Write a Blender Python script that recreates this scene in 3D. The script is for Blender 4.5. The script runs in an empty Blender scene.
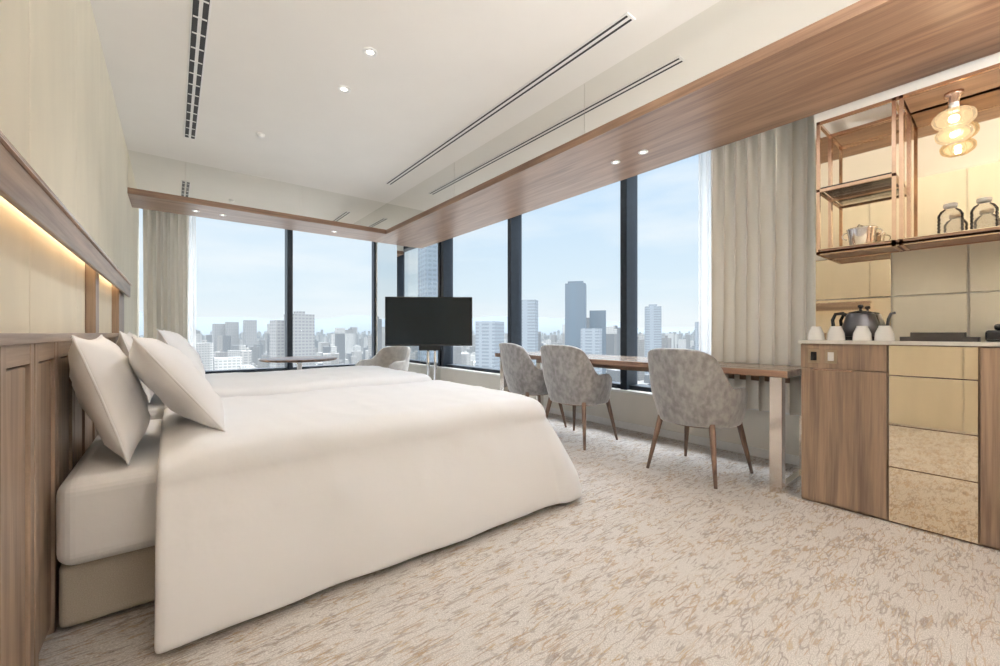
import bpy, bmesh, math, random
from mathutils import Vector, Matrix, noise
random.seed(7)
S=bpy.context.scene
D=bpy.data
S.view_settings.view_transform='Standard'
S.view_settings.look='None'
S.view_settings.exposure=0.36

# ------------------------------------------------------------------ materials
def new_mat(name):
    m=D.materials.new(name); m.use_nodes=True
    nt=m.node_tree
    b=nt.nodes['Principled BSDF']
    return m,nt,b
def mat(name,col,rough=.5,metal=0.,var=0.,vscale=20.,bump=0.,bscale=200.,sheen=0.,coat=0.,stretch=(1,1,1),col2=None,emit=None,estr=0.,spec=None):
    m,nt,b=new_mat(name)
    b.inputs['Base Color'].default_value=(*col,1)
    b.inputs['Roughness'].default_value=rough
    b.inputs['Metallic'].default_value=metal
    if spec is not None: b.inputs['Specular IOR Level'].default_value=spec
    if sheen: b.inputs['Sheen Weight'].default_value=sheen; b.inputs['Sheen Roughness'].default_value=.4
    if coat: b.inputs['Coat Weight'].default_value=coat
    if emit: b.inputs['Emission Color'].default_value=(*emit,1); b.inputs['Emission Strength'].default_value=estr
    N=nt.nodes; L=nt.links
    tc=N.new('ShaderNodeTexCoord'); mp=N.new('ShaderNodeMapping'); mp.inputs['Scale'].default_value=stretch
    L.new(tc.outputs['Object'],mp.inputs['Vector'])
    if var>0 or col2:
        n=N.new('ShaderNodeTexNoise'); n.inputs['Scale'].default_value=vscale; n.inputs['Detail'].default_value=5
        L.new(mp.outputs[0],n.inputs['Vector'])
        r=N.new('ShaderNodeValToRGB')
        c2=col2 if col2 else tuple(min(1,c*(1+var)) for c in col)
        c1=col if col2 else tuple(c*(1-var) for c in col)
        r.color_ramp.elements[0].position=.35; r.color_ramp.elements[1].position=.65
        r.color_ramp.elements[0].color=(*c1,1); r.color_ramp.elements[1].color=(*c2,1)
        L.new(n.outputs['Fac'],r.inputs[0]); L.new(r.outputs[0],b.inputs['Base Color'])
    if bump>0:
        n=N.new('ShaderNodeTexNoise'); n.inputs['Scale'].default_value=bscale; n.inputs['Detail'].default_value=4
        L.new(mp.outputs[0],n.inputs['Vector'])
        bp=N.new('ShaderNodeBump'); bp.inputs['Strength'].default_value=bump; bp.inputs['Distance'].default_value=.01
        L.new(n.outputs['Fac'],bp.inputs['Height']); L.new(bp.outputs[0],b.inputs['Normal'])
    return m
def wood(name,c1,c2,axis,rough=.4,scale=1.):
    m,nt,b=new_mat(name); N=nt.nodes; L=nt.links
    sc=[22*scale]*3; sc[axis]=1.3*scale
    tc=N.new('ShaderNodeTexCoord'); mp=N.new('ShaderNodeMapping'); mp.inputs['Scale'].default_value=sc
    L.new(tc.outputs['Object'],mp.inputs['Vector'])
    n=N.new('ShaderNodeTexNoise'); n.inputs['Scale'].default_value=1.; n.inputs['Detail'].default_value=6; n.inputs['Distortion'].default_value=.6
    L.new(mp.outputs[0],n.inputs['Vector'])
    sc2=[140*scale]*3; sc2[axis]=4*scale
    mp2=N.new('ShaderNodeMapping'); mp2.inputs['Scale'].default_value=sc2
    L.new(tc.outputs['Object'],mp2.inputs['Vector'])
    n2=N.new('ShaderNodeTexNoise'); n2.inputs['Scale'].default_value=1.; n2.inputs['Detail'].default_value=3
    L.new(mp2.outputs[0],n2.inputs['Vector'])
    ad=N.new('ShaderNodeMath'); ad.operation='MULTIPLY_ADD'; ad.inputs[1].default_value=.35
    L.new(n2.outputs['Fac'],ad.inputs[0]); L.new(n.outputs['Fac'],ad.inputs[2])
    r=N.new('ShaderNodeValToRGB'); r.color_ramp.elements[0].position=.48; r.color_ramp.elements[1].position=.88
    r.color_ramp.elements[0].color=(*c1,1); r.color_ramp.elements[1].color=(*c2,1)
    L.new(ad.outputs[0],r.inputs[0]); L.new(r.outputs[0],b.inputs['Base Color'])
    b.inputs['Roughness'].default_value=rough
    bp=N.new('ShaderNodeBump'); bp.inputs['Strength'].default_value=.1; bp.inputs['Distance'].default_value=.003
    L.new(n2.outputs['Fac'],bp.inputs['Height']); L.new(bp.outputs[0],b.inputs['Normal'])
    return m

M_ceil=mat('ceiling_paint',(.83,.80,.755),.9,var=.01,vscale=3)
M_wallfab=mat('cream_textile',(.78,.72,.585),.85,var=.03,vscale=6,bump=.15,bscale=500,stretch=(1,1,.3))
M_wallpaint=mat('cream_paint',(.76,.725,.66),.85,var=.02,vscale=5)
M_white=mat('white_metal',(.80,.79,.77),.5,var=.02)
M_black=mat('black_slot',(.03,.03,.032),.6,var=.1)
M_frame=mat('dark_mullion',(.022,.030,.042),.4,metal=.3,var=.1)
M_woodV=wood('walnut_vertical',(.13,.082,.055),(.34,.235,.16),2)
M_woodX=wood('walnut_x',(.18,.10,.063),(.34,.21,.135),0,rough=.35)
M_woodY=wood('walnut_y',(.18,.10,.063),(.34,.21,.135),1,rough=.35)
M_hbV=wood('headboard_walnut',(.20,.14,.10),(.42,.31,.225),2)
M_hbY=wood('headboard_walnut_rail',(.21,.145,.105),(.43,.32,.235),1)
M_hbD=mat('headboard_groove',(.05,.033,.024),.7,var=.1)
M_leg=wood('chair_leg_wood',(.10,.06,.04),(.24,.145,.10),2)
M_desk=wood('desk_top_wood',(.20,.15,.12),(.36,.28,.22),1,rough=.25)
M_linen=mat('white_linen',(.855,.86,.885),.85,var=.006,vscale=3,bump=.5,bscale=5,sheen=.1)
M_sheet=mat('white_sheet',(.85,.845,.85),.85,var=.01,vscale=3,bump=.15,bscale=14)
M_pillow=mat('pillow_cotton',(.85,.85,.865),.85,var=.006,vscale=3,bump=.5,bscale=9,sheen=.1)
M_base=mat('bed_base_fabric',(.42,.37,.30),.9,var=.1,vscale=300)
def curtain_mat():
    m,nt,b=new_mat('curtain_fabric'); N=nt.nodes; L=nt.links
    b.inputs['Roughness'].default_value=.9
    n=N.new('ShaderNodeTexNoise'); n.inputs['Scale'].default_value=120; n.inputs['Detail'].default_value=3
    r=N.new('ShaderNodeValToRGB'); r.color_ramp.elements[0].color=(.75,.70,.62,1); r.color_ramp.elements[1].color=(.84,.785,.705,1)
    tc=N.new('ShaderNodeTexCoord'); L.new(tc.outputs['Object'],n.inputs[0]); L.new(n.outputs['Fac'],r.inputs[0]); L.new(r.outputs[0],b.inputs['Base Color'])
    t=N.new('ShaderNodeBsdfTranslucent'); L.new(r.outputs[0],t.inputs[0])
    mx=N.new('ShaderNodeMixShader'); mx.inputs[0].default_value=.17; L.new(b.outputs[0],mx.inputs[1]); L.new(t.outputs[0],mx.inputs[2]); L.new(mx.outputs[0],N['Material Output'].inputs[0])
    return m
M_curt=curtain_mat()
M_chrome=mat('polished_metal',(.76,.71,.66),.12,metal=1.,var=.02)
M_copper=mat('brushed_copper',(.74,.54,.43),.22,metal=1.,var=.04)
M_steel=mat('steel',(.74,.73,.72),.15,metal=1.,var=.03)
M_ksteel=mat('dark_kettle_steel',(.10,.10,.11),.3,metal=.9,var=.05)
M_ceramic=mat('white_ceramic',(.85,.84,.82),.2,var=.01)
M_stone=mat('counter_stone',(.72,.69,.64),.25,var=.04,vscale=30)
M_blackp=mat('black_plastic',(.012,.012,.013),.25,var=.1)
M_tray=mat('tray_leather',(.035,.028,.025),.45,var=.2)
M_velvet=mat('crushed_velvet',(.215,.205,.205),.42,col2=(.36,.347,.345),vscale=26,sheen=.8,bump=.5,bscale=30,stretch=(1,1,.7))
M_velvet2=mat('lounge_velvet',(.42,.38,.34),.75,col2=(.52,.48,.43),vscale=18,sheen=.5)
M_screen=mat('tv_screen',(.012,.018,.022),.12,var=.0,spec=.25)
M_plate=mat('socket_plate',(.35,.28,.2),.35,metal=.8,var=.05)
def mirror(name,col,r=.0):
    m,nt,b=new_mat(name); b.inputs['Metallic'].default_value=1; b.inputs['Roughness'].default_value=r
    n=nt.nodes.new('ShaderNodeTexNoise'); n.inputs['Scale'].default_value=.7
    mx=nt.nodes.new('ShaderNodeMix'); mx.data_type='RGBA'
    mx.inputs[6].default_value=(*col,1); mx.inputs[7].default_value=(*[c*.97 for c in col],1)
    nt.links.new(n.outputs['Fac'],mx.inputs[0]); nt.links.new(mx.outputs[2],b.inputs['Base Color'])
    return m
M_mirror=mirror('mirror_band',(.90,.90,.87))
M_mirrorC=mirror('mirror_column',(.80,.82,.82))
M_mirrorG=mirror('bronze_mirror',(.86,.76,.60),.03)
def glassy(name,col,fac,film=0.,glow=0.):
    m=D.materials.new(name); m.use_nodes=True; nt=m.node_tree; N=nt.nodes; N.clear(); L=nt.links
    o=N.new('ShaderNodeOutputMaterial'); t=N.new('ShaderNodeBsdfTransparent'); g=N.new('ShaderNodeBsdfGlossy'); g.inputs['Roughness'].default_value=.02
    mx=N.new('ShaderNodeMixShader'); t.inputs[0].default_value=(*col,1)
    lw=N.new('ShaderNodeLayerWeight'); lw.inputs[0].default_value=fac
    L.new(lw.outputs['Fresnel'],mx.inputs[0]); L.new(g.outputs[0],mx.inputs[2])
    src=t.outputs[0]
    if film:
        d=N.new('ShaderNodeBsdfDiffuse'); d.inputs[0].default_value=(.9,.9,.9,1)
        m2=N.new('ShaderNodeMixShader'); m2.inputs[0].default_value=film; L.new(src,m2.inputs[1]); L.new(d.outputs[0],m2.inputs[2]); src=m2.outputs[0]
    if glow:
        e=N.new('ShaderNodeEmission'); e.inputs[0].default_value=(1,.72,.42,1); e.inputs[1].default_value=1.2
        m2=N.new('ShaderNodeMixShader'); m2.inputs[0].default_value=glow; L.new(src,m2.inputs[1]); L.new(e.outputs[0],m2.inputs[2]); src=m2.outputs[0]
    L.new(src,mx.inputs[1]); L.new(mx.outputs[0],o.inputs[0])
    return m
M_glass=glassy('window_glass',(.97,.985,.99),.08)
M_bottle=glassy('clear_glass',(.97,.975,.975),.22,film=.10)
M_amber=glassy('amber_glass',(1.,.93,.82),.2,glow=.35)
def sheer():
    m=D.materials.new('sheer_fabric'); m.use_nodes=True; nt=m.node_tree; N=nt.nodes; N.clear()
    o=N.new('ShaderNodeOutputMaterial'); t=N.new('ShaderNodeBsdfTransparent'); d=N.new('ShaderNodeBsdfTranslucent'); d2=N.new('ShaderNodeBsdfDiffuse')
    for q in (d,d2): q.inputs[0].default_value=(.88,.87,.86,1)
    a=N.new('ShaderNodeMixShader'); a.inputs[0].default_value=.5
    mx=N.new('ShaderNodeMixShader'); mx.inputs[0].default_value=.6
    L=nt.links
    L.new(d.outputs[0],a.inputs[1]);L.new(d2.outputs[0],a.inputs[2]);L.new(t.outputs[0],mx.inputs[1]);L.new(a.outputs[0],mx.inputs[2]);L.new(mx.outputs[0],o.inputs[0])
    return m
M_sheer=sheer()
def emis(name,col,s):
    m,nt,b=new_mat(name); b.inputs['Base Color'].default_value=(*col,1); b.inputs['Emission Color'].default_value=(*col,1); b.inputs['Emission Strength'].default_value=s
    return m
M_led=emis('warm_led',(1,.78,.50),8.5)
M_bulb=emis('lamp_bulb',(1,.78,.5),14.)
M_down=emis('downlight_lens',(1,.95,.88),4.)

def carpet():
    m,nt,b=new_mat('carpet'); N=nt.nodes; L=nt.links
    b.inputs['Roughness'].default_value=.95; b.inputs['Specular IOR Level'].default_value=.1
    tc=N.new('ShaderNodeTexCoord')
    def nz(rot,scale,s=1.,det=2,dist=0.):
        mp=N.new('ShaderNodeMapping'); mp.inputs['Rotation'].default_value=(0,0,math.radians(rot)); mp.inputs['Scale'].default_value=scale
        mp.inputs['Location'].default_value=(rot*.37,rot*.71,rot*.13)
        L.new(tc.outputs['Object'],mp.inputs['Vector'])
        n=N.new('ShaderNodeTexNoise'); n.inputs['Scale'].default_value=s; n.inputs['Detail'].default_value=det; n.inputs['Distortion'].default_value=dist
        L.new(mp.outputs[0],n.inputs['Vector']); return n.outputs['Fac']
    def M(op,a,bb=None,c=None):
        q=N.new('ShaderNodeMath'); q.operation=op
        for i,v in enumerate((a,bb,c)):
            if v is None: continue
            if isinstance(v,(int,float)): q.inputs[i].default_value=v
            else: L.new(v,q.inputs[i])
        return q.outputs[0]
    fine=nz(0,(160,330,1),1.,1)
    r=N.new('ShaderNodeValToRGB'); r.color_ramp.elements[0].position=.30; r.color_ramp.elements[1].position=.66
    r.color_ramp.elements[0].color=(.44,.41,.385,1); r.color_ramp.elements[1].color=(.72,.69,.66,1)
    L.new(fine,r.inputs[0]); cur=r.outputs[0]
    big=nz(10,(1,1,1),1.6,3)
    mx=N.new('ShaderNodeMix'); mx.data_type='RGBA'; mx.blend_type='MULTIPLY'
    L.new(M('MULTIPLY',big,.3),mx.inputs[0]); L.new(cur,mx.inputs[6]); mx.inputs[7].default_value=(.8,.77,.75,1); cur=mx.outputs[2]
    layers=[(20,(4.2,25,1),(.38,.25,.14),.8,.50),(62,(4.8,27,1),(.25,.21,.185),.75,.49),(-32,(4.5,25,1),(.42,.30,.16),.8,.50),(105,(4.5,27,1),(.25,.21,.185),.75,.50),(-8,(4.2,25,1),(.36,.25,.16),.75,.51),(42,(5,28,1),(.30,.25,.21),.75,.49),(80,(4.5,25,1),(.38,.26,.15),.75,.51),(135,(4.5,27,1),(.28,.23,.20),.75,.50)]
    for k,(rot,sc,col,st,th) in enumerate(layers):
        f=nz(rot,sc,1.,2,.2)
        f=M('ABSOLUTE',M('SUBTRACT',f,.5))
        line=M('SUBTRACT',1.,M('DIVIDE',f,.020)); line=M('MAXIMUM',line,0.)
        line=M('MINIMUM',M('MULTIPLY',line,2.2),1.)
        mk=nz(rot+33*k+5,(7,11,1),1.,1,0)
        mk=M('MINIMUM',M('MAXIMUM',M('MULTIPLY',M('SUBTRACT',mk,th),14.),0.),1.)
        sp=M('MINIMUM',M('MAXIMUM',M('MULTIPLY',M('SUBTRACT',fine,.36),6.),0.2),1.)
        fac=M('MULTIPLY',M('MULTIPLY',M('MULTIPLY',line,mk),st),sp)
        mx=N.new('ShaderNodeMix'); mx.data_type='RGBA'
        L.new(fac,mx.inputs[0]); L.new(cur,mx.inputs[6]); mx.inputs[7].default_value=(*col,1); cur=mx.outputs[2]
    L.new(cur,b.inputs['Base Color'])
    return m
M_carpet=carpet()

# ------------------------------------------------------------------ helpers
def link(o): S.collection.objects.link(o); return o
def mesh_obj(name,verts,faces,m,smooth=False):
    me=D.meshes.new(name); me.from_pydata([tuple(v) for v in verts],[],faces); me.update()
    bm=bmesh.new(); bm.from_mesh(me); bmesh.ops.recalc_face_normals(bm,faces=bm.faces[:]); bm.to_mesh(me); bm.free()
    if m: me.materials.append(m)
    if smooth:
        for p in me.polygons: p.use_smooth=True
    return link(D.objects.new(name,me))
def box(name,x0,x1,y0,y1,z0,z1,m,bev=0.,par=None,seg=2):
    if x0>x1:x0,x1=x1,x0
    if y0>y1:y0,y1=y1,y0
    c=Vector(((x0+x1)/2,(y0+y1)/2,(z0+z1)/2)); h=Vector(((x1-x0)/2,(y1-y0)/2,(z1-z0)/2))
    me=D.meshes.new(name); bm=bmesh.new(); bmesh.ops.create_cube(bm,size=2)
    for v in bm.verts: v.co=Vector((v.co.x*h.x,v.co.y*h.y,v.co.z*h.z))
    if bev>0: bmesh.ops.bevel(bm,geom=bm.edges[:],offset=bev,segments=seg,affect='EDGES',profile=.5)
    bm.to_mesh(me); bm.free(); me.materials.append(m)
    o=link(D.objects.new(name,me)); o.location=c
    if par: setpar(o,par)
    return o
def boxes(name,lst,m,par=None):
    vs=[];fs=[]
    for (x0,x1,y0,y1,z0,z1) in lst:
        b=len(vs); vs+=[(x0,y0,z0),(x1,y0,z0),(x1,y1,z0),(x0,y1,z0),(x0,y0,z1),(x1,y0,z1),(x1,y1,z1),(x0,y1,z1)]
        fs+=[tuple(b+i for i in f) for f in ((0,3,2,1),(4,5,6,7),(0,1,5,4),(1,2,6,5),(2,3,7,6),(3,0,4,7))]
    o=mesh_obj(name,vs,fs,m)
    if par: setpar(o,par)
    return o
def empty(name,loc=(0,0,0),rz=0.):
    e=D.objects.new(name,None); e.empty_display_size=.1; e.location=loc; e.rotation_euler=(0,0,rz); return link(e)
def setpar(o,p,local=False):
    o.parent=p
    if not local:
        mw=Matrix.Translation(p.location)@p.rotation_euler.to_matrix().to_4x4()
        o.matrix_parent_inverse=mw.inverted()
    return o
def lathe(name,prof,m,loc=(0,0,0),seg=32,par=None,local=False,smooth=True):
    vs=[];fs=[];n=len(prof)
    for (r,z) in prof:
        for k in range(seg):
            a=2*math.pi*k/seg; vs.append((max(r,.0004)*math.cos(a),max(r,.0004)*math.sin(a),z))
    for i in range(n-1):
        for k in range(seg):
            a=i*seg+k; b=i*seg+(k+1)%seg; fs.append((a,b,b+seg,a+seg))
    fs.append(tuple(range(seg))[::-1]); fs.append(tuple((n-1)*seg+k for k in range(seg)))
    o=mesh_obj(name,vs,fs,m,smooth); o.location=loc
    if par: setpar(o,par,local)
    return o
def tube(name,pts,r,m,par=None,local=False,radii=None,cyc=False,smooth=True,seg=12):
    P=[Vector(p) for p in pts]; n=len(P); vs=[];fs=[]
    ref=None
    for i,p in enumerate(P):
        if cyc: d=P[(i+1)%n]-P[i-1]
        else: d=(P[min(i+1,n-1)]-P[max(i-1,0)])
        d.normalize()
        if ref is None: ref=Vector((0,0,1)) if abs(d.z)<.9 else Vector((1,0,0))
        a=d.cross(ref).normalized(); b=a.cross(d).normalized(); ref=b
        rr=radii[i] if radii else r
        for k in range(seg):
            t=2*math.pi*k/seg; vs.append(p+a*math.cos(t)*rr+b*math.sin(t)*rr)
    for i in range(n if cyc else n-1):
        j=(i+1)%n
        for k in range(seg):
            q=(k+1)%seg; fs.append((i*seg+k,i*seg+q,j*seg+q,j*seg+k))
    if not cyc:
        fs.append(tuple(range(seg))[::-1]); fs.append(tuple((n-1)*seg+k for k in range(seg)))
    o=mesh_obj(name,vs,fs,m,smooth)
    if par: setpar(o,par,local)
    return o
def sm(a,b,x):
    t=max(0,min(1,(x-a)/(b-a))); return t*t*(3-2*t)

# ------------------------------------------------------------------ room shell
XL=-.35; XR=3.75; YB=7.2; YR=-3.2; ZC=2.8; SILL=.38
XF=2.32; XS=3.15; YF=5.43; YS=6.0; ZS=2.37; ZM=2.43
NW=3.22; NY=.80          # bar niche wall
box('floor',XL-.2,XR+.25,YR-.2,YB+.25,-.1,0,M_carpet)
box('ceiling',XL-.2,XR+.25,YR-.2,YB+.25,ZC,ZC+.15,M_ceil)
box('wall_left',XL-.2,XL-.02,YR-.2,YB+.25,0,ZC,M_wallpaint)
w=empty('wall_panel_left',(XL,3,1.4))
ys=[-3.2,-2.1,-1.3,-.5,.32,1.12,1.92,2.70,3.50,4.30,5.1,5.9,6.7,7.2]
for i in range(len(ys)-1):
    box('panel_%d'%i,XL-.02,XL,ys[i]+.003,ys[i+1]-.003,0.0,ZC,M_wallfab,bev=.005,par=w)
box('wall_rear',XL-.2,XR+.25,YR-.2,YR,0,ZC,M_wallpaint)
box('wall_back',XL,XR+.2,YB-.05,YB+.2,0,SILL,M_wallpaint,bev=.004)
box('wall_right',XR-.05,XR+.2,NY,YB-.05,0,SILL,M_wallpaint,bev=.004)
box('wall_bar',NW,XR+.2,YR,NY,0,ZC,M_wallpaint)
box('baseboard_right',XR-.062,XR-.05,NY,6.33,0,.07,M_white)
box('baseboard_back',XL,2.88,YB-.062,YB-.05,0,.07,M_white)
box('trim_1',XR-.10,XR,NY,6.33,SILL,SILL+.025,M_white,bev=.004)
box('trim_2',XL,2.88,YB-.10,YB,SILL,SILL+.025,M_white,bev=.004)
# soffit
sf=empty('wood_soffit',(2.7,3,ZS))
box('soffit_core_right',XF+.004,XS,YR,YS,ZM,ZC,M_wallpaint,par=sf)
box('soffit_core_back',XL,XF+.004,YF+.004,YS,ZM,ZC,M_wallpaint,par=sf)
box('soffit_wood_right',XF-.012,XS,YR,YS,ZS,ZM,M_woodY,bev=.002,par=sf)
box('soffit_wood_back',XL,XF-.012,YF-.012,YS,ZS,ZM,M_woodX,bev=.002,par=sf)
mb=empty('mirror_band',(XF,3,2.6))
for a,b in ((-3.2,-1.5),(-1.5,.2),(.2,1.93),(1.93,3.68),(3.68,YF)):
    box('mirror_right',XF-.002,XF+.004,a+.0015,b-.0015,ZM,ZC,M_mirror,par=mb)
for a,b in ((XL,.10),(.10,1.22),(1.22,XF)):
    box('mirror_back',a+.0015,b-.0015,YF-.002,YF+.004,ZM,ZC,M_mirror,par=mb)
# corner column
col=empty('mirror_column',(3.3,6.8,0))
box('column_core',2.885,XR+.2,6.335,YB+.2,0,ZC,M_wallpaint,par=col)
for a,b in ((2.88,3.31),(3.31,XR)):
    box('mirror_face_front',a+.001,b-.001,6.329,6.335,0,ZC,M_mirrorC,par=col)
box('mirror_face_side',2.879,2.885,6.33,YB-.05,0,ZC,M_mirrorC,par=col)

def window(name,axis,fixed,a,b,ends,hw=.04):
    e=empty(name,(fixed,a,SILL) if axis=='y' else (a,fixed,SILL))
    if axis=='y':
        box('glass',fixed+.09,fixed+.096,a,b,SILL+.02,ZC,M_glass,par=e)
        box('sill_frame',fixed,fixed+.15,a,b,SILL+.025,SILL+.07,M_frame,par=e)
        box('head_frame',fixed,fixed+.15,a,b,ZC-.06,ZC-.001,M_frame,par=e)
        for y in ends: box('mullion',fixed-.05,fixed+.15,y-hw,y+hw,SILL+.026,ZC-.002,M_frame,bev=.004,par=e)
    else:
        box('glass',a,b,fixed+.09,fixed+.096,SILL+.02,ZC,M_glass,par=e)
        box('sill_frame',a,b,fixed,fixed+.15,SILL+.025,SILL+.07,M_frame,par=e)
        box('head_frame',a,b,fixed,fixed+.15,ZC-.06,ZC-.001,M_frame,par=e)
        for x in ends: box('mullion',x-hw,x+hw,fixed-.05+(.04-hw)*3,fixed+.15,SILL+.026,ZC-.002,M_frame,bev=.004,par=e)
window('window_1','y',XR,4.43,6.33,[6.27])
window('window_2','y',XR,2.56,4.43,[4.43])
window('window_3','y',XR,NY,2.56,[2.56])
window('window_4','x',YB,XL,1.45,[1.45])
window('window_5','x',YB,1.45,2.88,[2.862],hw=.015)

def curtain(name,axis,fixed,a,b,z0,z1,m,wave=.045,n=9,seedv=0):
    vs=[];fs=[]; N=n*16; R=[z0,z0+.02,z0+.6,z0+1.2,z0+1.8,z1]
    for j,z in enumerate(R):
        k=(z-z0)/(z1-z0)
        for i in range(N+1):
            s=i/N; ph=s*n*2*math.pi+.6*math.sin(s*9+seedv)
            w=wave*(1.05-.2*k)*(math.sin(ph)+.25*math.sin(2*ph+1+k))
            along=a+(b-a)*s+.010*math.sin(ph*2+k*2)
            vs.append((fixed+w,along,z) if axis=='y' else (along,fixed+w,z))
    for j in range(len(R)-1):
        for i in range(N):
            q=j*(N+1)+i; fs.append((q,q+1,q+N+2,q+N+1))
    o=mesh_obj(name,vs,fs,m,True)
    return o
curtain('curtain','y',3.45,.83,1.55,.42,ZC-.01,M_curt,wave=.055,n=8)
curtain('curtain','x',6.86,XL+.05,.16,.42,ZC-.01,M_curt,wave=.05,n=6,seedv=2)
curtain('sheer_curtain','y',3.60,.86,1.72,.42,ZC-.01,M_sheer,wave=.02,n=14)
curtain('sheer_curtain','x',6.98,XL+.05,.24,.42,ZC-.01,M_sheer,wave=.02,n=9)

def vent(name,x0,x1,y0,y1,nslot,bars=0,hwf=.2):
    e=empty(name,((x0+x1)/2,(y0+y1)/2,ZC))
    box('frame',x0,x1,y0,y1,ZC-.006,ZC,M_white,bev=.002,par=e)
    w=(x1-x0); sl=[]
    for i in range(nslot):
        c=x0+w*(i+.5)/nslot; hw=w/nslot*hwf
        sl.append((c-hw,c+hw,y0+.015,y1-.015,ZC-.0075,ZC-.005))
    boxes('slots',sl,M_black,par=e)
    if bars:
        bl=[]
        for k in range(bars):
            y=y0+(y1-y0)*(k+.5)/bars; bl.append((x0+.012,x1-.012,y-.006,y+.006,ZC-.010,ZC-.006))
        boxes('blades',bl,M_white,par=e)
vent('air_vent',.075,.165,1.2,4.74,2,22,.3)
vent('air_vent',1.99,2.07,1.35,4.71,2,0,.19)
def downlight(x,y,z,on=True,en=14,r=.035):
    e=empty('downlight',(x,y,z))
    lathe('ring',[(r*.7,-.001),(r*.7,-.006),(r*1.15,-.007),(r*1.3,-.004),(r*1.3,0),(r*.7,0)],M_white,loc=(x,y,z),par=e)
    lathe('lens',[(0,-.0015),(r*.72,-.0015),(r*.72,0),(0,0)],M_down if on else M_black,loc=(x,y,z),par=e)
    if on and en>0:
        l=D.lights.new('downlight_spot','SPOT'); l.energy=en; l.color=(1,.95,.90); l.spot_size=math.radians(130); l.spot_blend=.8; l.shadow_soft_size=.04
        o=link(D.objects.new('downlight_spot',l)); o.location=(x,y,z-.03); setpar(o,e)
for p in ((.987,2.57),(.987,3.08),(.987,-.8)): downlight(*p,ZC,en=28)
for p in ((2.77,1.99),(2.78,1.75)): downlight(*p,ZS,en=12,r=.028)
for x in (.2,.45,1.7): downlight(x,5.72,ZS,en=0,r=.028)
lathe('smoke_detector',[(0,-.03),(.02,-.03),(.03,-.018),(.033,0),(0,0)],M_white,loc=(.62,4.25,ZC))

# ------------------------------------------------------------------ headboard wall
HY=1.10
hb=empty('headboard',(-.33,3,0))
HX=-.308
box('backing',XL,HX-.024,HY,4.5,.0,.97,M_hbD,par=hb)
ys=[HY,1.44,1.74,2.04,2.34,2.64,2.94,3.24,3.54,3.84,4.17,4.5]
for i in range(len(ys)-1):
    a,b=ys[i],ys[i+1]
    box('stile',HX-.024,HX,a+.003,a+.045,.0,.97,M_hbV,bev=.002,par=hb)
    box('stile',HX-.024,HX,b-.045,b-.003,.0,.97,M_hbV,bev=.002,par=hb)
    box('rail',HX-.024,HX-.001,a+.045,b-.045,.915,.97,M_hbY,bev=.002,par=hb)
    box('inset',HX-.024,HX-.008,a+.052,b-.052,.03,.908,M_hbV,bev=.004,par=hb)
box('cap',XL,HX+.012,HY,4.5,.97,1.0,M_hbY,bev=.003,par=hb)
ld=empty('wall_ledge',(-.3,3,1.35))
box('ledge_face',-.287,-.272,HY,4.5,1.29,1.385,M_hbY,bev=.003,par=ld)
box('ledge_top',XL,-.287,HY,4.5,1.376,1.385,M_hbY,par=ld)
box('ledge_trim',XL,-.262,HY,4.5,1.385,1.395,M_copper,bev=.002,par=ld)
box('led_strip',-.345,-.325,HY+.02,4.45,1.368,1.375,M_led,par=ld)
box('post_a',XL,-.31,2.94,3.06,1.0,1.376,M_hbV,bev=.003,par=ld)
box('post_b',XL,-.31,4.1,4.5,1.0,1.376,M_hbV,bev=.003,par=ld)

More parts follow.
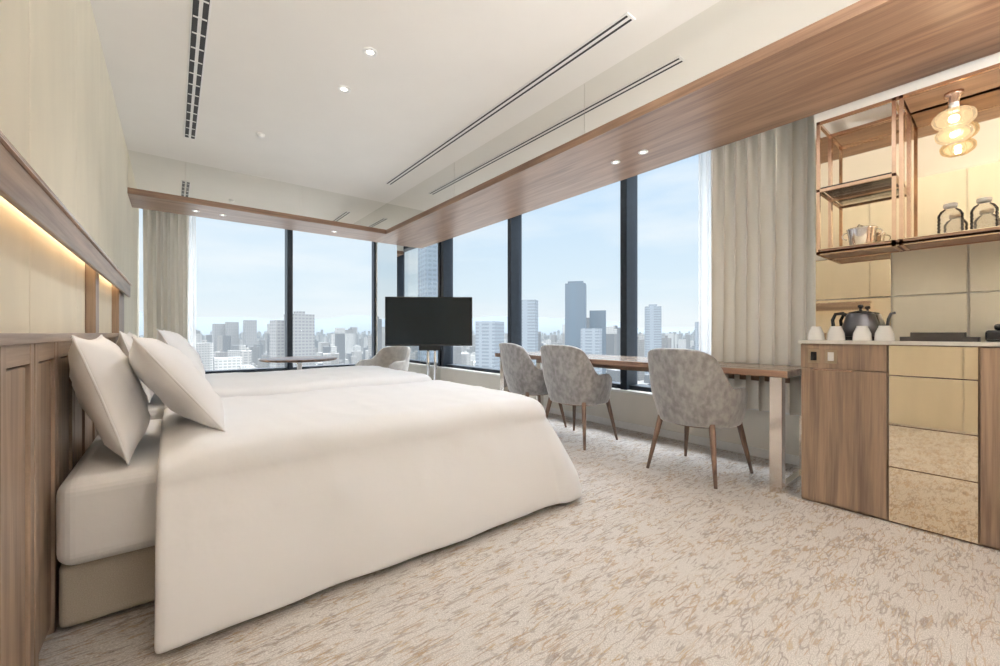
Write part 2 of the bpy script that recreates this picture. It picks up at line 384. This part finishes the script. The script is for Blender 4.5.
# ------------------------------------------------------------------ beds
def duvet(name,x0,x1,y0,y1,top,r,drop_near,drop_foot,drop_far,flare,par,seed,crown):
    X1=x1-r; Y0=y0+r; Y1=y1-r; q=r*math.pi/2
    dn=q+drop_near; df=q+drop_foot; dfa=q+drop_far
    def rng(a,b,st): 
        n=max(1,int(round((b-a)/st))); return [a+(b-a)*i/n for i in range(n)]
    st=.03
    xs=rng(x0,X1,st)+rng(X1,X1+q,.02)+rng(X1+q,X1+df,st)+[X1+df]
    yy=rng(Y0-dn,Y0-q,st)+rng(Y0-q,Y0,.02)+rng(Y0,Y1,st)+rng(Y1,Y1+q,.02)+(rng(Y1+q,Y1+dfa,st) if drop_far>0 else [])+[Y1+dfa]
    vs=[];fs=[]
    for y in yy:
        for x in xs:
            qx=min(x,X1); qy=min(max(y,Y0),Y1)
            ox=x-qx; oy=y-qy; d=max(abs(ox),abs(oy)); L=math.hypot(ox,oy)
            rid=lambda sx,sy,of:(1-abs(noise.noise(Vector((x*sx+y*.8+of+seed,y*sy-x*.5,of)))) )**9
            nz=noise.noise(Vector((x*1.7+seed,y*1.7,seed)))*.014+noise.noise(Vector((x*5+seed,y*4,seed)))*.005+.006*rid(1.2,4.5,3.)+.005*rid(5,1.6,9.)
            if d<1e-6:
                hh=sm(0,.12,x-x0)
                cr=math.sin(math.pi*min(1,max(0,(y-Y0)/(Y1-Y0))))*min(1,(X1-x)/.35)
                z=top-.045*(1-hh)+nz+crown*cr
                p=Vector((x,y,z))
            else:
                n=Vector((ox/L,oy/L,0))
                hh=sm(0,.12,x-x0)
                if d<q:
                    a=d/r; p=Vector((qx,qy,0))+n*r*math.sin(a); z=top-r*(1-math.cos(a))
                    z+=nz
                    z-=.045*(1-hh)*math.cos(a)
                else:
                    e=d-q
                    tot=(drop_foot if abs(ox)>abs(oy) else (drop_near if oy<0 else max(drop_far,.01)))
                    k=min(1,e/tot)
                    per=(x*1.0 if abs(oy)>=abs(ox) else y*1.0)
                    fold=.007*k*math.sin(per*6.5+seed)+.004*k*math.sin(per*17+seed*2)
                    if abs(ox)>0 and abs(oy)>0:
                        ang=math.atan2(abs(oy),abs(ox)); fold+=.07*k*math.sin(ang*2)
                    if drop_far<.15 and oy>0: flr=0; fold=0
                    elif drop_near<.15 and oy<0: flr=0; fold=0
                    else: flr=flare*math.sin(k*math.pi/2)
                    p=Vector((qx,qy,0))+n*(r+flr+fold+nz*(1-.7*k)); z=top-r-e+nz*(1-k)
                p.z=z
            vs.append(p)
    W=len(xs)
    for j in range(len(yy)-1):
        for i in range(W-1):
            a=j*W+i; fs.append((a,a+1,a+W+1,a+W))
    o=mesh_obj(name,vs,fs,M_linen,True)
    me=o.data
    if me.polygons[len(me.polygons)//2].normal.z<0: me.flip_normals()
    sd=o.modifiers.new('s','SOLIDIFY'); sd.thickness=.03; sd.offset=-1
    sb=o.modifiers.new('b','SUBSURF'); sb.levels=1; sb.render_levels=1
    setpar(o,par); return o
def bed(y0,y1,near,far,seed,top,crown):
    e=empty('twin_bed',(.7,(y0+y1)/2,0))
    box('base',-.295,1.66,y0+.19,y1-.12 if far else y1-.02,.02,.235,M_base,bev=.02,par=e,seg=4)
    boxes('feet',[(x,x+.06,y,y+.06,0,.03) for x in (-.2,1.5) for y in (y0+.25,y1-.25)],M_black,par=e)
    box('mattress',-.295,1.70,y0+.12,y1-.10,.238,.525,M_sheet,bev=.05,par=e,seg=6)
    duvet('duvet',-.045,1.83,y0,y1,top,.12 if near>.2 else .09,near,.46,far,.15,e,seed,crown)
bed(1.76,3.09,.46,.13,1.3,.607,.016)
bed(3.20,4.57,.13,.46,4.1,.632,.02)

def pillow(loc,lean,yaw=0.,w=.70,h=.47,t=.16,seed=0):
    n=28;m=20;vs=[];fs=[]
    for side in (1,-1):
        for j in range(m+1):
            for i in range(n+1):
                u=-1+2*i/n; v=-1+2*j/m
                u=math.sin(u*math.pi/2); v=math.sin(v*math.pi/2)
                th=(max(0,1-abs(u)**2.6)**.6)*(max(0,1-abs(v)**2.6)**.6)
                px=u*w/2*(1-.07*(1-abs(v)**2)*abs(u)**3*1.0); py=v*h/2*(1-.09*(1-abs(u)**2)*abs(v)**3)
                wr=noise.noise(Vector((u*2.2+seed,v*2.2,side*3)))*.024*th+noise.noise(Vector((u*5+seed,v*5,side*3)))*.010*th
                vs.append(Vector((px,py,side*(t/2*th+.001)+wr)))
    for s in range(2):
        o=s*(n+1)*(m+1)
        for j in range(m):
            for i in range(n):
                a=o+j*(n+1)+i; fs.append((a,a+1,a+n+2,a+n+1) if s==0 else (a,a+n+1,a+n+2,a+1))
    ob=mesh_obj('pillow',vs,fs,M_pillow,True)
    me=ob.data
    bm=bmesh.new(); bm.from_mesh(me); bmesh.ops.remove_doubles(bm,verts=bm.verts[:],dist=.0021); bmesh.ops.recalc_face_normals(bm,faces=bm.faces[:]); bm.to_mesh(me); bm.free()
    for p in me.polygons: p.use_smooth=True
    a=math.radians(lean)
    xa=Vector((0,1,0)); ya=Vector((-math.sin(a),0,math.cos(a))); za=xa.cross(ya)
    R=Matrix((xa,ya,za)).transposed()
    R=Matrix.Rotation(math.radians(yaw),3,'Z')@R
    ob.matrix_world=Matrix.Translation(loc)@R.to_4x4()
    pts=[]
    K=24
    def ed(u,v): return (u*w/2*(1-.07*(1-abs(v)**2)*abs(u)**3),v*h/2*(1-.09*(1-abs(u)**2)*abs(v)**3),0)
    for i in range(K): pts.append(ed(-1+2*i/K,-1))
    for i in range(K): pts.append(ed(1,-1+2*i/K))
    for i in range(K): pts.append(ed(1-2*i/K,1))
    for i in range(K): pts.append(ed(-1,1-2*i/K))
    pp=tube('piping',pts,.004,M_pillow,cyc=True,seg=8); pp.parent=ob
    return ob
pillow((-.19,2.28,.765),17,seed=1,t=.16)
pillow((.01,2.27,.795),36,yaw=3,seed=2,t=.165,w=.66)
pillow((-.185,3.75,.785),17,seed=4,t=.155)
pillow((.05,3.72,.82),30,yaw=-2,seed=5,t=.17)

# ------------------------------------------------------------------ chairs
def chair_meshes(prefix,vel,rx,ry,zb,zt,za,seat_z,legh,legs_sp):
    parts=[]
    ns,nt=44,12; vs=[];fs=[]
    for j in range(nt+1):
        for i in range(ns+1):
            s=-1+2*i/ns; a=abs(s); k=sm(.42,.66,a)
            top=(zt-.05*(a/.45)**3 if a<.45 else zt-.05)*(1-k)+za*k
            top-=.05*sm(.85,1,a)
            t=j/nt; z=zb+(top-zb)*t
            th=s*math.radians(118)
            f=.84+.16*math.sin(min(1,(z-zb)/.26)*math.pi/2)
            cx=math.copysign(abs(math.cos(th))**.85,math.cos(th)); sy=math.copysign(abs(math.sin(th))**.85,math.sin(th))
            x=-cx*rx*f-.07*max(0,z-seat_z)/.4; y=sy*ry*f
            vs.append((x,y,z))
    for j in range(nt):
        for i in range(ns):
            a=j*(ns+1)+i; fs.append((a,a+1,a+ns+2,a+ns+1))
    o=mesh_obj(prefix+'_shell',vs,fs,vel,True)
    sd=o.modifiers.new('s','SOLIDIFY'); sd.thickness=.042; sd.offset=0
    bv=o.modifiers.new('bv','BEVEL'); bv.width=.014; bv.segments=3; bv.limit_method='ANGLE'; bv.angle_limit=math.radians(50)
    o.name='back_shell'; parts.append(o)
    prof=[(.0,zb-.005),(.8,zb-.005),(.93,zb+.01),(.98,zb+.03),(1,seat_z-.035),(.97,seat_z-.012),(.88,seat_z),(0,seat_z+.012)]
    seg=48; vs=[];fs=[]
    for (r,z) in prof:
        for k in range(seg):
            a=2*math.pi*k/seg; c,s_=math.cos(a),math.sin(a)
            e=.7
            x=math.copysign(abs(c)**e,c)*(rx*.92)*r+.01; y=math.copysign(abs(s_)**e,s_)*(ry*.86)*r
            vs.append((x,y,z))
    for i in range(len(prof)-1):
        for k in range(seg):
            q=(k+1)%seg; fs.append((i*seg+k,i*seg+q,(i+1)*seg+q,(i+1)*seg+k))
    o=mesh_obj('seat',vs,fs,vel,True); parts.append(o)
    for n,(sx,sy) in enumerate(((-1,-1),(-1,1),(1,-1),(1,1))):
        p0=Vector((sx*rx*.66,sy*ry*.66,zb+.02)); p1=Vector((sx*legs_sp[0],sy*legs_sp[1],0.0))
        pts=[p0.lerp(p1,t) for t in (0,.3,.65,1)]
        o=tube('leg_%d'%(n+1),pts,.02,M_leg,radii=[.021,.019,.015,.011]); parts.append(o)
    parts.append(lathe('seat_frame',[(0,zb-.02),(rx*.72,zb-.02),(rx*.78,zb+.004),(0,zb+.004)],M_leg))
    return parts
cp=chair_meshes('dining',M_velvet,.275,.285,.37,.895,.635,.475,.36,(.255,.25))
def place_chair(name,parts,loc,rz,first):
    e=empty(name,loc,rz)
    for p in parts:
        o=p if first else link(D.objects.new(p.name.split('.')[0],p.data))
        if not first:
            for md in p.modifiers:
                m2=o.modifiers.new(md.name,md.type)
                for a in ('thickness','offset','width','segments','limit_method','angle_limit'):
                    if hasattr(md,a):
                        try: setattr(m2,a,getattr(md,a))
                        except: pass
        o.parent=e
    return e
place_chair('dining_chair',cp,(2.99,1.43,0),math.radians(-3),True)
place_chair('dining_chair',cp,(2.98,2.55,0),math.radians(4),False)
place_chair('dining_chair',cp,(3.06,3.26,0),math.radians(-12),False)
lc=chair_meshes('lounge',M_velvet2,.34,.36,.27,.80,.60,.42,.27,(.27,.28))
place_chair('lounge_chair',lc,(2.36,5.75,0),math.radians(200),True)

# ------------------------------------------------------------------ desk
dk=empty('desk',(3.25,2.3,0))
box('top',2.92,3.60,.86,3.75,.725,.768,M_desk,bev=.004,par=dk)
box('edge_band',2.917,2.921,.86,3.75,.727,.766,M_woodY,par=dk)
for y in (.93,3.66):
    box('leg_front',2.945,3.005,y-.035,y+.035,0,.725,M_chrome,bev=.003,par=dk)
    box('leg_rear',3.52,3.58,y-.035,y+.035,0,.725,M_chrome,bev=.003,par=dk)
    box('foot_bar',3.005,3.52,y-.02,y+.02,.0,.03,M_chrome,par=dk)
box('apron',3.45,3.48,.97,3.62,.64,.725,M_woodY,par=dk)

tb=empty('side_table',(1.2,5.5,0))
lathe('table_top',[(0,.66),(.40,.66),(.43,.672),(.43,.682),(.42,.69),(0,.69)],M_leg,loc=(1.22,5.5,0),seg=48,par=tb)
lathe('pedestal',[(0,0),(.24,0),(.24,.012),(.05,.025),(.028,.06),(.028,.62),(.08,.66),(0,.66)],M_steel,loc=(1.22,5.5,0),par=tb)

# ------------------------------------------------------------------ TV
tv=empty('television',(2.25,4.10,0),0)
def lb(name,x0,x1,y0,y1,z0,z1,m,bev=0.): 
    o=box(name,x0,x1,y0,y1,z0,z1,m,bev); o.parent=tv; return o
lb('bezel',-.485,.485,-.02,.02,.855,1.405,M_blackp,.006)
lb('screen',-.475,.475,-.0215,-.0195,.875,1.395,M_screen)
lb('rear_box',-.3,.3,.02,.06,.92,1.25,M_blackp,.01)
lb('bracket',-.12,.12,.06,.075,.8,1.2,M_blackp)
for x in (-.02,.06):
    o=tube('pole',[(x,.09,.01),(x,.09,1.2)],.018,M_steel); o.parent=tv
o=lathe('base_plate',[(0,0),(.28,0),(.285,.006),(.28,.014),(0,.016)],M_steel,loc=(0,.06,0),seg=48); o.parent=tv
tv.rotation_euler=(0,0,math.radians(-38+3))

# ------------------------------------------------------------------ bar cabinet
cb=empty('bar_cabinet',(3.08,.4,0))
CX=2.95; CT=.958; CY1=.80; CY0=-1.0
box('carcass',CX+.02,NW,CY0,CY1,.0,CT-.02,M_woodV,par=cb)
box('counter_top',CX-.012,NW,CY0,CY1+.008,CT-.02,CT,M_stone,bev=.002,par=cb)
box('top_rail',CX,CX+.02,.42,CY1,.795,CT-.022,M_woodV,bev=.002,par=cb)
box('door',CX,CX+.02,.42,CY1-.003,.015,.788,M_woodV,bev=.002,par=cb)
box('door_handle',CX-.006,CX,.56,.74,.782,.792,M_copper,bev=.002,par=cb)
for i,(z0,z1) in enumerate(((.78,CT-.024),(.52,.775),(.30,.515),(.012,.295))):
    box('mirror_drawer_%d'%i,CX-.002,CX+.02,.105,.412,z0,z1,M_mirrorG,bev=.0015,par=cb)
box('side_door',CX,CX+.02,-1.0,.098,.015,.93,M_woodV,bev=.002,par=cb)
so=empty('wall_socket',(CX,.73,.87))
for y in (.735,.655):
    box('plate',CX-.004,CX,y-.028,y+.028,.825,.905,M_plate,bev=.0015,par=so)
    box('insert',CX-.006,CX-.004,y-.014,y+.014,.84,.89,M_blackp if y>.7 else M_ceramic,bev=.001,par=so)
bp_=empty('bar_back_panel',(NW,.2,1.2))
box('panel_mirror',NW-.012,NW,.44,NY-.01,CT,1.205,M_mirrorG,bev=.002,par=bp_)
box('panel_mirror',NW-.012,NW,.44,NY-.01,1.21,1.46,M_mirrorG,bev=.002,par=bp_)
box('panel_mirror_upper',NW-.012,NW,-1.0,NY-.01,1.50,2.235,M_mirrorG,bev=.002,par=bp_)
for (a,b) in ((.15,.435),(-.6,.145),(-1.0,-.605)):
    for (z0,z1) in ((CT,1.205),(1.21,1.46)):
        box('panel_cream',NW-.014,NW,a+.002,b-.002,z0+.001,z1-.001,M_wallfab,bev=.003,par=bp_)

rk=empty('copper_shelf_rack',(3.08,.3,1.5))
RX0=2.95; RX1=NW-.014; RY1=.715; RYM=.365; RY0=-.45; RZ0=1.465; RZT=2.225
t=.008
def rod(p,q): 
    x0,x1=sorted((p[0],q[0]));y0,y1=sorted((p[1],q[1]));z0,z1=sorted((p[2],q[2]))
    return (x0-t,x1+t,y0-t,y1+t,z0-t,z1+t)
R=[]
for x in (RX0+t,RX1-t):
    for y in (RY1,RYM,RYM+.028,RY0): R.append(rod((x,y,RZ0),(x,y,RZT)))
    for z in (RZT,RZ0): R.append(rod((x,RY0,z),(x,RY1,z)))
    for z in (1.83,): R.append(rod((x,RYM+.028,z),(x,RY1,z)))
for y in (RY1,RYM,RYM+.028,RY0):
    for z in (RZT,RZ0) : R.append(rod((RX0+t,y,z),(RX1-t,y,z)))
for y in (RY1,RYM+.028): R.append(rod((RX0+t,y,1.83),(RX1-t,y,1.83)))
boxes('frame_rods',R,M_copper,par=rk)
box('bottom_shelf',RX0,RX1,RY0,RY1,RZ0-.004,RZ0+.022,M_woodY,par=rk)
box('bottom_mirror',RX0+.004,RX1,RY0,RY1,RZ0+.0222,RZ0+.025,M_mirrorG,par=rk)
box('glass_shelf',RX0+.01,RX1,RYM+.03,RY1-.01,1.84,1.848,M_bottle,par=rk)
box('top_panel',RX0+.02,RX1,RY0,RYM,RZT-.008,RZT+.008,M_woodY,par=rk)
SH=RZ0+.025
ib=empty('ice_bucket',(3.09,.545,SH))
lathe('bucket',[(0,.0),(.048,.0),(.052,.004),(.066,.10),(.070,.106),(.066,.11),(.060,.104),(.048,.01),(0,.01)],M_steel,loc=(3.09,.545,SH),par=ib)
for s in (-1,1):
    tube('ring_handle',[(3.09,.545+s*.066+s*.022*math.sin(math.radians(a))*1.0,SH+.075+.02*math.cos(math.radians(a))) for a in range(0,181,20)],.003,M_steel,par=ib)
tube('tongs',[(3.03,.56,SH+.10),(3.05,.55,SH+.125),(3.12,.53,SH+.12)],.003,M_steel,par=ib)
for y in (.20,.09):
    e=empty('glass_bottle',(3.06,y,SH))
    prof=[(0,.001),(.040,.001),(.046,.007)]
    for i in range(5):
        z=.012+i*.017; prof+=[(.046,z),(.0435,z+.006),(.046,z+.012)]
    prof+=[(.045,.105),(.036,.124),(.022,.134),(.020,.140),(.023,.143)]
    lathe('body',prof,M_bottle,loc=(3.06,y,SH),par=e)
    lathe('cap',[(0,.141),(.024,.141),(.025,.145),(.025,.158),(.022,.161),(0,.162)],M_ceramic,loc=(3.06,y,SH),par=e)
pl=empty('pendant_lamp',(3.09,.19,2.21))
PX,PY=3.09,.19
lathe('canopy',[(0,2.217),(.035,2.217),(.035,2.20),(.022,2.195),(.02,2.165),(.012,2.16),(0,2.16)],M_copper,loc=(PX,PY,0),par=pl)
lathe('socket',[(0,2.165),(.018,2.165),(.02,2.12),(0,2.12)],M_ceramic,loc=(PX,PY,0),par=pl)
def bubble(z,r,sq=.8):
    return [(r*math.cos(-math.pi/2+math.pi*i/16),z+r*sq*math.sin(-math.pi/2+math.pi*i/16)) for i in range(17)]
lathe('glass_globe',bubble(2.085,.078,.65),M_amber,loc=(PX,PY,0),par=pl)
for z,r in ((2.085,.04),(2.005,.03)):
    lathe('bulb',bubble(z,r*.5,1.),M_bulb,loc=(PX,PY,0),par=pl,seg=16)
lathe('glass_globe_lower',bubble(2.005,.068,.65),M_amber,loc=(PX,PY,0),par=pl)
for zc,rr in ((2.085,.079),(2.005,.069)):
    for k in range(14):
        a=2*math.pi*k/14
        tube('rib',[(PX+rr*math.cos(a)*math.cos(b),PY+rr*math.sin(a)*math.cos(b),zc+rr*.65*math.sin(b)) for b in [math.radians(q) for q in range(-70,71,20)]],.0015,M_amber,par=pl,seg=6)
l=D.lights.new('pendant_glow','POINT'); l.energy=2.5; l.color=(1,.78,.52); l.shadow_soft_size=.012
o=link(D.objects.new('pendant_glow',l)); o.location=(PX,PY,1.985); setpar(o,pl)

kx,ky,kz=3.115,.555,CT
k=empty('gooseneck_kettle',(kx,ky,kz))
lathe('base',[(0,0),(.072,0),(.075,.006),(.072,.016),(0,.018)],M_blackp,loc=(kx,ky,kz),par=k)
lathe('body',[(0,.018),(.074,.018),(.077,.026),(.070,.075),(.056,.122),(.050,.13),(0,.132)],M_ksteel,loc=(kx,ky,kz),par=k)
lathe('lid',[(.048,.130),(.046,.136),(.02,.142),(.006,.144),(.005,.154),(.012,.160),(.010,.170),(0,.172)],M_blackp,loc=(kx,ky,kz),par=k)
tube('spout',[(kx,ky-.068,kz+.045),(kx,ky-.088,kz+.05),(kx,ky-.10,kz+.07),(kx,ky-.103,kz+.10),(kx,ky-.112,kz+.125),(kx,ky-.128,kz+.128)],.006,M_ksteel,par=k,radii=[.010,.009,.007,.006,.0055,.005])
tube('handle',[(kx,ky+.048,kz+.116),(kx,ky+.07,kz+.132),(kx,ky+.10,kz+.129),(kx,ky+.112,kz+.10),(kx,ky+.108,kz+.06),(kx,ky+.098,kz+.035)],.008,M_blackp,par=k)
k.scale=(1.15,1.15,1.2)
for i,(x,y) in enumerate(((2.99,.64),(2.985,.525),(2.99,.435),(3.01,.74))):
    o=lathe('coffee_cup',[(.036,0),(.037,.003),(.034,.03),(.024,.052),(.022,.055),(.022,.06),(.018,.06),(.018,.056),(0,.056)],M_ceramic,loc=(x,y,CT))
    o.scale=(1.12,1.12,1.35)
ty=empty('serving_tray',(3.07,.24,CT))
box('plate',2.99,3.17,.11,.37,CT,CT+.006,M_tray,par=ty)
boxes('lip',[(2.985,2.991,.105,.375,CT,CT+.022),(3.169,3.175,.105,.375,CT,CT+.022),(2.991,3.169,.105,.111,CT,CT+.022),(2.991,3.169,.369,.375,CT,CT+.022)],M_tray,par=ty)
box('menu_card',3.02,3.14,.15,.34,CT+.006,CT+.045,M_tray,bev=.002,par=ty)
ph=empty('telephone',(3.08,0,CT))  # low black telephone at the end of the counter
box('body',3.0,3.18,-.12,.085,CT,CT+.055,M_blackp,bev=.01,par=ph)
box('head',3.05,3.18,-.10,.06,CT+.055,CT+.085,M_blackp,bev=.01,par=ph)

# ------------------------------------------------------------------ city
HAZE_EMIT=(.52,.595,.66)  # haze colour emitted by the city material
def city_mat(name,glass=False,tint=None):
    m,nt,b=new_mat(name); N=nt.nodes; L=nt.links
    g=N.new('ShaderNodeNewGeometry'); sp=N.new('ShaderNodeSeparateXYZ'); L.new(g.outputs['Position'],sp.inputs[0])
    def M(op,a,bb=None):
        q=N.new('ShaderNodeMath'); q.operation=op
        for i,v in enumerate((a,bb)):
            if v is None: continue
            if isinstance(v,(int,float)): q.inputs[i].default_value=v
            else: L.new(v,q.inputs[i])
        return q.outputs[0]
    fl=M('GREATER_THAN',M('FRACT',M('DIVIDE',sp.outputs[2],3.3)),.5)
    hx=M('GREATER_THAN',M('FRACT',M('DIVIDE',M('ADD',sp.outputs[0],sp.outputs[1]),4.2)),.3)
    w=M('MULTIPLY',M('MULTIPLY',fl,hx),.6)
    sn=N.new('ShaderNodeSeparateXYZ'); L.new(g.outputs['Normal'],sn.inputs[0])
    w=M('MULTIPLY',w,M('LESS_THAN',M('ABSOLUTE',sn.outputs[2]),.5))
    if tint:
        base=N.new('ShaderNodeRGB'); base.outputs[0].default_value=(*tint,1); bo=base.outputs[0]
    else:
        n=N.new('ShaderNodeTexWhiteNoise'); n.noise_dimensions='3D'
        va=N.new('ShaderNodeVectorMath'); va.operation='SNAP'; L.new(g.outputs['Position'],va.inputs[0]); va.inputs[1].default_value=(40,40,1000)
        L.new(va.outputs[0],n.inputs['Vector'])
        r=N.new('ShaderNodeValToRGB'); e=r.color_ramp.elements
        e[0].color=(.06,.065,.07,1); e[1].color=(.34,.33,.31,1); x=e.new(.5); x.color=(.16,.148,.135,1)
        L.new(n.outputs['Value'],r.inputs[0]); bo=r.outputs[0]
    mx=N.new('ShaderNodeMix'); mx.data_type='RGBA'; L.new(w,mx.inputs[0]); L.new(bo,mx.inputs[6]); mx.inputs[7].default_value=(.06,.07,.085,1) 
    L.new(mx.outputs[2],b.inputs['Base Color']); b.inputs['Roughness'].default_value=.6
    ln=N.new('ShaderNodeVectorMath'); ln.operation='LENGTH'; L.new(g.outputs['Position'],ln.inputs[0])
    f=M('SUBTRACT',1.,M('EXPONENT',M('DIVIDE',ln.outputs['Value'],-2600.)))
    em=N.new('ShaderNodeEmission'); em.inputs[0].default_value=(*HAZE_EMIT,1); em.inputs[1].default_value=.78  # aerial haze painted in as emission, growing with distance
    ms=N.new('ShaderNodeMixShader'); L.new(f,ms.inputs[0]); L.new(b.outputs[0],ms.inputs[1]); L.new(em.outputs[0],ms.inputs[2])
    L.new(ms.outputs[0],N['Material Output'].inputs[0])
    return m
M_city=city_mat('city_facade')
def blds(name,lst,m):
    vs=[];fs=[]
    for (x,y,w,d,z0,z1,rz) in lst:
        b=len(vs); c,s=math.cos(rz),math.sin(rz)
        for z in (z0,z1):
            for (u,v) in ((-w/2,-d/2),(w/2,-d/2),(w/2,d/2),(-w/2,d/2)):
                vs.append((x+u*c-v*s,y+u*s+v*c,z))
        fs+=[tuple(b+i for i in f) for f in ((0,3,2,1),(4,5,6,7),(0,1,5,4),(1,2,6,5),(2,3,7,6),(3,0,4,7))]
    return mesh_obj(name,vs,fs,m)
GZ=-75
TW=[(384,333),(421,329),(305,332),(503,302),(606,284),(242,319),(360,290),(101,456),(86,470),(79,1088),(101,1072),(132,1046),(160,700),(149,-252),(120,-290)]
L_=[]
for i in range(13000):
    r=330+4900*(random.random()**.7); th=math.radians(random.uniform(-22,168))
    x=r*math.sin(th); y=r*math.cos(th)
    h=10+random.expovariate(1/14.)
    if r>600 and random.random()<.13: h+=random.uniform(20,56)
    if r<600: h=min(h,48)
    h=min(h,100)
    w=random.uniform(9,26); d=random.uniform(9,24); rz=random.choice((0,.3,-.25)); top=random.random()<.5
    if any((x-a)**2+(y-b)**2<34**2 for a,b in TW): continue
    L_.append((x,y,w,d,GZ,GZ+h,rz))
    if top: L_.append((x+w*.1,y,w*.3,d*.3,GZ+h,GZ+h+4,0))
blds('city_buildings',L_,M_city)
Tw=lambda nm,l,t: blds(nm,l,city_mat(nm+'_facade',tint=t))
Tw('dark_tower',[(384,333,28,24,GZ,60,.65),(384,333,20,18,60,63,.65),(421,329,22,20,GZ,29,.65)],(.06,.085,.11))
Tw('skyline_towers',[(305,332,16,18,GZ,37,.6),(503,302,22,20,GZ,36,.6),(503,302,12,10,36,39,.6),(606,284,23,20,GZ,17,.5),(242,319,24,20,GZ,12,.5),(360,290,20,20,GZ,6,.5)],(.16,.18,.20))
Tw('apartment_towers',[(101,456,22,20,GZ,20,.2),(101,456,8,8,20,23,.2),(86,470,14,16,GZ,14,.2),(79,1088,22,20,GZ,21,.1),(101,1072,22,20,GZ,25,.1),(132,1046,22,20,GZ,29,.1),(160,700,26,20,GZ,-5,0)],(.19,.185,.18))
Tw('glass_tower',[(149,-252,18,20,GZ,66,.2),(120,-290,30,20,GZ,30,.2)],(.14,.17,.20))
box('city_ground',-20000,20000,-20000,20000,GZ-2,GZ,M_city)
vs=[];fs=[];n=260
for i in range(n+1):
    th=math.radians(-40+230*i/n); r=14000
    h=270+260*noise.noise(Vector((i*.05,3,0)))+110*noise.noise(Vector((i*.2,7,0)))
    if i<110: h+=230
    vs+= [(r*math.sin(th),r*math.cos(th),GZ-5),((r+900)*math.sin(th),(r+900)*math.cos(th),max(20,h)),((r+3000)*math.sin(th),(r+3000)*math.cos(th),GZ-5)]
for i in range(n):
    a=i*3; fs+=[(a,a+3,a+4,a+1),(a+1,a+4,a+5,a+2)]
M_mtn=mat('mountain_painted_haze',(.025,.03,.035),1.,var=.1,vscale=.001,emit=(.31,.375,.44),estr=.9)  # bluish emission stands in for distance haze on the hills
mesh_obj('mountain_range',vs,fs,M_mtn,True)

# ------------------------------------------------------------------ world + sun
wd=D.worlds.new('sky'); S.world=wd; wd.use_nodes=True; nt=wd.node_tree; N=nt.nodes; L=nt.links
bg=N['Background']; tc=N.new('ShaderNodeTexCoord'); sp=N.new('ShaderNodeSeparateXYZ'); L.new(tc.outputs['Generated'],sp.inputs[0])
r=N.new('ShaderNodeValToRGB'); e=r.color_ramp.elements
e[0].position=0; e[0].color=(.73,.76,.775,1); e[1].position=.75; e[1].color=(.78,.81,.86,1)
x=e.new(.10); x.color=(.62,.715,.78,1); x=e.new(.4); x.color=(.44,.605,.79,1)
L.new(sp.outputs[2],r.inputs[0])
nz=N.new('ShaderNodeTexNoise'); mp=N.new('ShaderNodeMapping'); mp.inputs['Scale'].default_value=(1.5,1.5,7); L.new(tc.outputs['Generated'],mp.inputs[0]); L.new(mp.outputs[0],nz.inputs[0]); nz.inputs['Scale'].default_value=1.6; nz.inputs['Detail'].default_value=6
cr=N.new('ShaderNodeMapRange'); cr.inputs[1].default_value=.42; cr.inputs[2].default_value=.72; cr.inputs[4].default_value=.8; L.new(nz.outputs['Fac'],cr.inputs[0])
mx=N.new('ShaderNodeMix'); mx.data_type='RGBA'; L.new(cr.outputs[0],mx.inputs[0]); L.new(r.outputs[0],mx.inputs[6]); mx.inputs[7].default_value=(.78,.80,.81,1)
L.new(mx.outputs[2],bg.inputs[0])
mr=N.new('ShaderNodeMapRange'); mr.inputs[1].default_value=.42; mr.inputs[2].default_value=.9; mr.inputs[3].default_value=1.; mr.inputs[4].default_value=19.; L.new(sp.outputs[2],mr.inputs[0]); L.new(mr.outputs[0],bg.inputs[1])
sl=D.lights.new('sun','SUN'); sl.energy=1.5; sl.angle=.05; sl.color=(1,.94,.86)
so_=link(D.objects.new('sun',sl)); so_.rotation_euler=Vector((.55,.45,-.7)).to_track_quat('-Z','Y').to_euler()

for (x,y,en) in ((2.6,-1.9,175),(.3,-2.4,240),(1.5,-1.3,200)):  # unseen uplights added behind the camera to brighten ceiling and room
    e=empty('added_fill_lamp',(x,y,0))
    lathe('stand',[(0,0),(.14,0),(.14,.015),(.012,.03),(.012,1.6),(0,1.6)],M_steel,loc=(x,y,0),par=e)
    lathe('bowl',[(.02,1.58),(.10,1.60),(.19,1.72),(.185,1.722),(.09,1.61),(.01,1.60)],M_white,loc=(x,y,0),par=e)
    l=D.lights.new('added_fill_bulb','POINT'); l.energy=en; l.color=(1,.98,.965); l.shadow_soft_size=.04
    o=link(D.objects.new('added_fill_bulb',l)); o.location=(x,y,1.69); setpar(o,e)

# ------------------------------------------------------------------ camera
cd=D.cameras.new('camera'); cd.sensor_width=36; cd.lens=36*410/1000; cd.clip_start=.02; cd.clip_end=60000
co=link(D.objects.new('camera',cd)); co.location=(0,0,1.0); co.rotation_euler=(math.radians(90),0,math.radians(-38.57))
S.camera=co
